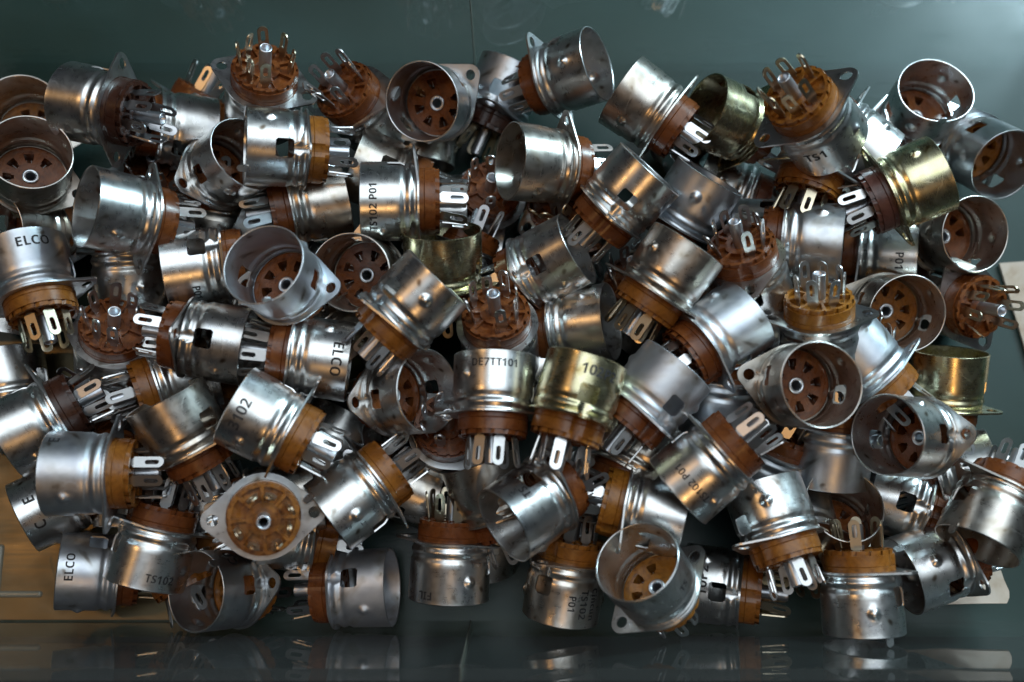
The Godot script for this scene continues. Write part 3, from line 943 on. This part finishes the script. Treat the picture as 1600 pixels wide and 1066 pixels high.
	[13.52, 21.55, -1.08, -0.5968, 0.7969, 0.0932, -0.1565, -0.2296, 0.9606, 5, 0, 0, 1.169, 68, [["Cincun", "a", 1.431, 8.5, 1.8, 1], ["TS102", "a", 1.117, 8.5, 1.97, 1], ["P01", "a", 0.803, 8.5, 1.8, 1]], "silver socket stamped with three text lines, standing mouth down with orange base"],
	[32.77, 34.78, 5.54, 0.7628, 0.0656, -0.6433, -0.4453, 0.7747, -0.4489, 0, 3, 0, 0.915, 69, [["TS", "c", 1.089, 8, 1.97, 0]], "open socket with glowing orange floor and five holes at the front of the heap"],
	[55.39, 13.47, 5.84, -0.2363, 0.9608, 0.1447, -0.9668, -0.2176, -0.134, 0, 0, 0, 0.436, 70, [["10P2", "c", -0.262, 9.5, 2.62, 0]], "silver socket with bold number stamp, dimple and window lying at the front wall"],
	[61.92, 30.59, -5.45, -0.8854, 0.4316, 0.1726, -0.2644, -0.1622, -0.9507, 0, 0, 0, -1.571, 59, [], "silver socket with sunk dimple and orange base, lugs pointing at the front wall"],
	[80.7, 26.56, 1.73, 0.7331, 0.6795, 0.0286, 0.0375, -0.0824, 0.9959, 0, 0, 1, -0.524, 58, [], "silver socket standing mouth down at the front with orange base, rim tab touching floor"],
	[106.33, 17.53, -1.46, 0.2442, 0.7888, 0.5641, -0.9474, 0.07, 0.3123, 0, 1, 1, -1.484, 57, [], "silver socket lying on torn paper with an eared flange and dark mouth"],
	[-92.91, 16.02, -98.59, 0.9758, -0.2055, -0.0751, -0.1904, -0.9667, 0.1708, 1, 1, 0, -0.759, 900, [], "worn silver tube socket buried at the bottom of the heap, mostly covered by others"],
	[-121.25, 16.04, -90.61, -0.355, 0.6057, 0.7121, 0.3845, -0.5997, 0.7018, 0, 1, 0, 0.227, 901, [], "worn silver tube socket buried at the bottom of the heap, mostly covered by others"],
	[-70.75, 13.31, -62.4, 0.2786, 0.9585, -0.0599, -0.9239, 0.2504, -0.2892, 5, 1, 0, 0.89, 902, [], "worn silver tube socket buried at the bottom of the heap, mostly covered by others"],
	[-54.98, 11.59, -71.11, 0.5746, 0.7845, 0.2334, -0.4454, 0.0604, 0.8933, 0, 0, 0, -1.065, 903, [], "worn silver tube socket buried at the bottom of the heap, mostly covered by others"],
	[-38.21, 12.55, -62.62, 0.6052, 0.5893, -0.5351, 0.7604, -0.2291, 0.6077, 1, 1, 0, -0.401, 904, [], "worn silver tube socket buried at the bottom of the heap, mostly covered by others"],
	[-48.4, 12.05, -24.44, 0.8724, -0.1159, 0.4749, 0.4564, -0.155, -0.8762, 0, 1, 0, 0.785, 905, [], "worn silver tube socket buried at the bottom of the heap, mostly covered by others"],
	[-31.9, 12.35, -21.3, -0.1343, 0.6293, 0.7655, 0.9234, -0.2008, 0.3271, 5, 1, 0, 1.449, 906, [], "worn silver tube socket buried at the bottom of the heap, mostly covered by others"],
	[-48.32, 13.6, -6.79, 0.2341, 0.9591, -0.1589, -0.9638, 0.2075, -0.1674, 0, 0, 0, -0.506, 907, [], "worn silver tube socket buried at the bottom of the heap, mostly covered by others"],
	[-6.11, 15.59, -93.46, -0.3714, 0.2107, 0.9042, -0.1078, -0.9771, 0.1835, 1, 1, 0, 0.854, 908, [], "worn silver tube socket buried at the bottom of the heap, mostly covered by others"],
	[-16.74, 11.07, -80.38, 0.1712, 0.6805, -0.7125, 0.9842, -0.0841, 0.1561, 0, 1, 0, -1.798, 909, [], "worn silver tube socket buried at the bottom of the heap, mostly covered by others"],
	[15.79, 9.71, -83.6, 0.9058, 0.3209, -0.2769, -0.328, 0.1171, -0.9374, 5, 1, 0, 2.007, 910, [], "worn silver tube socket buried at the bottom of the heap, mostly covered by others"],
	[4.06, 9.64, -48.61, 0.314, 0.6163, 0.7222, 0.8654, 0.127, -0.4846, 0, 0, 0, 0.052, 911, [], "worn silver tube socket buried at the bottom of the heap, mostly covered by others"],
	[31.89, 16.91, -68.28, 0.0019, 0.4455, 0.8953, 0.2035, -0.8767, 0.4358, 1, 1, 0, 0.664, 912, [], "worn silver tube socket buried at the bottom of the heap, mostly covered by others"],
	[62.62, 10.37, -94.67, -0.3402, 0.591, 0.7314, -0.9216, -0.0549, -0.3843, 0, 1, 0, -1.239, 913, [], "worn silver tube socket buried at the bottom of the heap, mostly covered by others"],
	[47.14, 10.01, -37.95, 0.704, 0.5675, -0.427, 0.4734, 0.0732, 0.8778, 5, 1, 0, -0.576, 914, [], "worn silver tube socket buried at the bottom of the heap, mostly covered by others"],
	[26.3, 16.64, -21.87, 0.9651, 0.0241, 0.2609, -0.0869, -0.91, 0.4055, 0, 0, 0, -2.37, 915, [], "worn silver tube socket buried at the bottom of the heap, mostly covered by others"],
	[90.37, 15.14, -47.56, -0.8217, 0.4541, 0.3445, 0.1104, -0.4662, 0.8778, 1, 1, 0, 1.274, 916, [], "worn silver tube socket buried at the bottom of the heap, mostly covered by others"],
	[101.79, 13.45, -13.47, -0.2562, 0.964, 0.0713, -0.91, -0.2156, -0.3543, 0, 1, 0, -0.681, 917, [], "worn silver tube socket buried at the bottom of the heap, mostly covered by others"],
	[-103.21, 15.57, -39.18, -0.6069, -0.0882, 0.7899, 0.2152, -0.9749, 0.0566, 5, 1, 0, 2.518, 918, [], "worn silver tube socket buried at the bottom of the heap, mostly covered by others"],
	[-73.0, 9.99, -9.63, -0.7849, 0.5057, 0.358, -0.3291, 0.1494, -0.9324, 0, 0, 0, -1.972, 919, [], "worn silver tube socket buried at the bottom of the heap, mostly covered by others"],
	[79.91, 16.34, -94.94, 0.653, 0.5497, 0.5211, 0.7289, -0.643, -0.2351, 1, 1, 0, 0.916, 920, [], "worn silver tube socket buried at the bottom of the heap, mostly covered by others"],
	[-127.92, 13.6, -71.54, -0.1245, 0.9816, 0.1446, -0.1568, -0.1634, 0.974, 0, 1, 0, -0.122, 921, [], "worn silver tube socket buried at the bottom of the heap, mostly covered by others"],
	[-93.88, 12.9, -22.56, 0.4, 0.9149, 0.0549, 0.0, -0.06, 0.9982, 5, 1, 0, 0.541, 922, [], "worn silver tube socket buried at the bottom of the heap, mostly covered by others"],
	[-25.28, 12.92, -90.86, 0.0501, 0.926, -0.3743, 0.9978, -0.0628, -0.0217, 0, 0, 0, -1.414, 923, [], "worn silver tube socket buried at the bottom of the heap, mostly covered by others"],
	[-84.75, 13.41, -119.28, -0.8281, 0.4304, -0.3592, -0.5018, -0.2835, 0.8172, 0, 1, 0, 2.182, 960, [], "worn silver tube socket buried at the bottom of the heap, mostly covered by others"],
	[45.98, 11.09, -112.48, 0.6435, -0.7563, 0.1177, 0.3565, 0.4322, 0.8283, 1, 0, 0, -3.669, 961, [], "worn silver tube socket buried at the bottom of the heap, mostly covered by others"],
	[-27.68, 21.87, -95.4, 0.2219, 0.9699, 0.1005, -0.92, 0.2424, -0.308, 5, 1, 0, 0.89, 962, [], "worn silver tube socket buried at the bottom of the heap, mostly covered by others"],
	[97.92, 16.6, -98.19, -0.4506, 0.0005, 0.8927, 0.38, -0.9048, 0.1923, 0, 1, 0, -0.202, 963, [], "worn silver tube socket buried at the bottom of the heap, mostly covered by others"],
	[13.0, 21.97, -89.22, -0.8108, -0.4291, 0.3981, 0.4646, -0.8855, -0.0084, 0, 1, 0, 2.657, 964, [], "worn silver tube socket buried at the bottom of the heap, mostly covered by others"],
	[-60.44, 10.73, -82.43, 0.4363, 0.261, -0.8611, -0.8575, 0.4104, -0.3102, 1, 0, 0, 0.785, 965, [], "worn silver tube socket buried at the bottom of the heap, mostly covered by others"],
	[69.32, 15.6, -80.19, 0.7503, -0.1702, 0.6389, -0.207, -0.9782, -0.0175, 5, 1, 0, -1.28, 966, [], "worn silver tube socket buried at the bottom of the heap, mostly covered by others"],
	[-12.23, 21.96, -77.48, -0.0873, 0.9892, 0.1175, -0.3838, -0.1423, 0.9124, 0, 1, 0, -0.506, 967, [], "worn silver tube socket buried at the bottom of the heap, mostly covered by others"],
	[-96.49, 13.5, -61.2, -0.1063, 0.984, 0.143, 0.0362, 0.1476, -0.9884, 0, 1, 0, 0.157, 968, [], "worn silver tube socket buried at the bottom of the heap, mostly covered by others"],
	[38.76, 20.67, -64.75, 0.3305, 0.2333, 0.9145, -0.6031, -0.6931, 0.3948, 1, 0, 0, -1.798, 969, [], "worn silver tube socket buried at the bottom of the heap, mostly covered by others"],
	[-48.43, 22.87, -60.82, -0.7475, 0.17, 0.6421, 0.5625, -0.3521, 0.7481, 5, 1, 0, 2.007, 970, [], "worn silver tube socket buried at the bottom of the heap, mostly covered by others"],
	[84.74, 16.41, -54.63, 0.5492, 0.3018, 0.7793, 0.105, -0.9501, 0.2939, 0, 1, 0, -1.718, 971, [], "worn silver tube socket buried at the bottom of the heap, mostly covered by others"],
	[-1.84, 15.87, -42.63, 0.1144, 0.9697, 0.2158, 0.846, 0.0188, -0.5328, 0, 1, 0, 0.716, 972, [], "worn silver tube socket buried at the bottom of the heap, mostly covered by others"],
	[-71.12, 14.11, -45.19, 0.2173, 0.5969, 0.7723, -0.7656, -0.3866, 0.5142, 1, 0, 0, -1.239, 973, [], "worn silver tube socket buried at the bottom of the heap, mostly covered by others"],
	[52.71, 12.35, -43.26, 0.8343, 0.5511, 0.0113, 0.1192, -0.2003, 0.9724, 5, 1, 0, -0.576, 974, [], "worn silver tube socket buried at the bottom of the heap, mostly covered by others"],
	[-22.04, 12.61, -34.05, 0.8084, 0.5258, 0.2647, -0.5828, 0.6512, 0.4862, 0, 1, 0, -1.302, 975, [], "worn silver tube socket buried at the bottom of the heap, mostly covered by others"],
	[-100.36, 16.12, -25.21, 0.3798, -0.6443, 0.6638, -0.7778, -0.6109, -0.1479, 0, 1, 0, -1.868, 976, [], "worn silver tube socket buried at the bottom of the heap, mostly covered by others"],
	[17.89, 13.81, -15.78, -0.0149, 0.9996, 0.0241, 0.6454, 0.028, -0.7633, 1, 0, 0, -0.681, 977, [], "worn silver tube socket buried at the bottom of the heap, mostly covered by others"],
	[-59.88, 25.22, -13.24, -0.0002, 0.8596, -0.511, 0.9355, -0.1804, -0.3039, 5, 1, 0, -0.017, 978, [], "worn silver tube socket buried at the bottom of the heap, mostly covered by others"],
	[70.88, 15.3, -5.26, -0.9992, -0.0068, 0.0387, -0.0304, -0.4894, -0.8715, 0, 1, 0, -1.972, 979, [], "worn silver tube socket buried at the bottom of the heap, mostly covered by others"],
	[-7.39, 15.5, -11.9, -0.9336, 0.3195, 0.1621, -0.0295, -0.5194, 0.854, 0, 1, 0, 1.833, 980, [], "worn silver tube socket buried at the bottom of the heap, mostly covered by others"],
	[-82.55, 10.06, 1.26, 0.6817, 0.6593, -0.3173, -0.4718, 0.0647, -0.8793, 1, 0, 0, -0.122, 981, [], "worn silver tube socket buried at the bottom of the heap, mostly covered by others"],
]
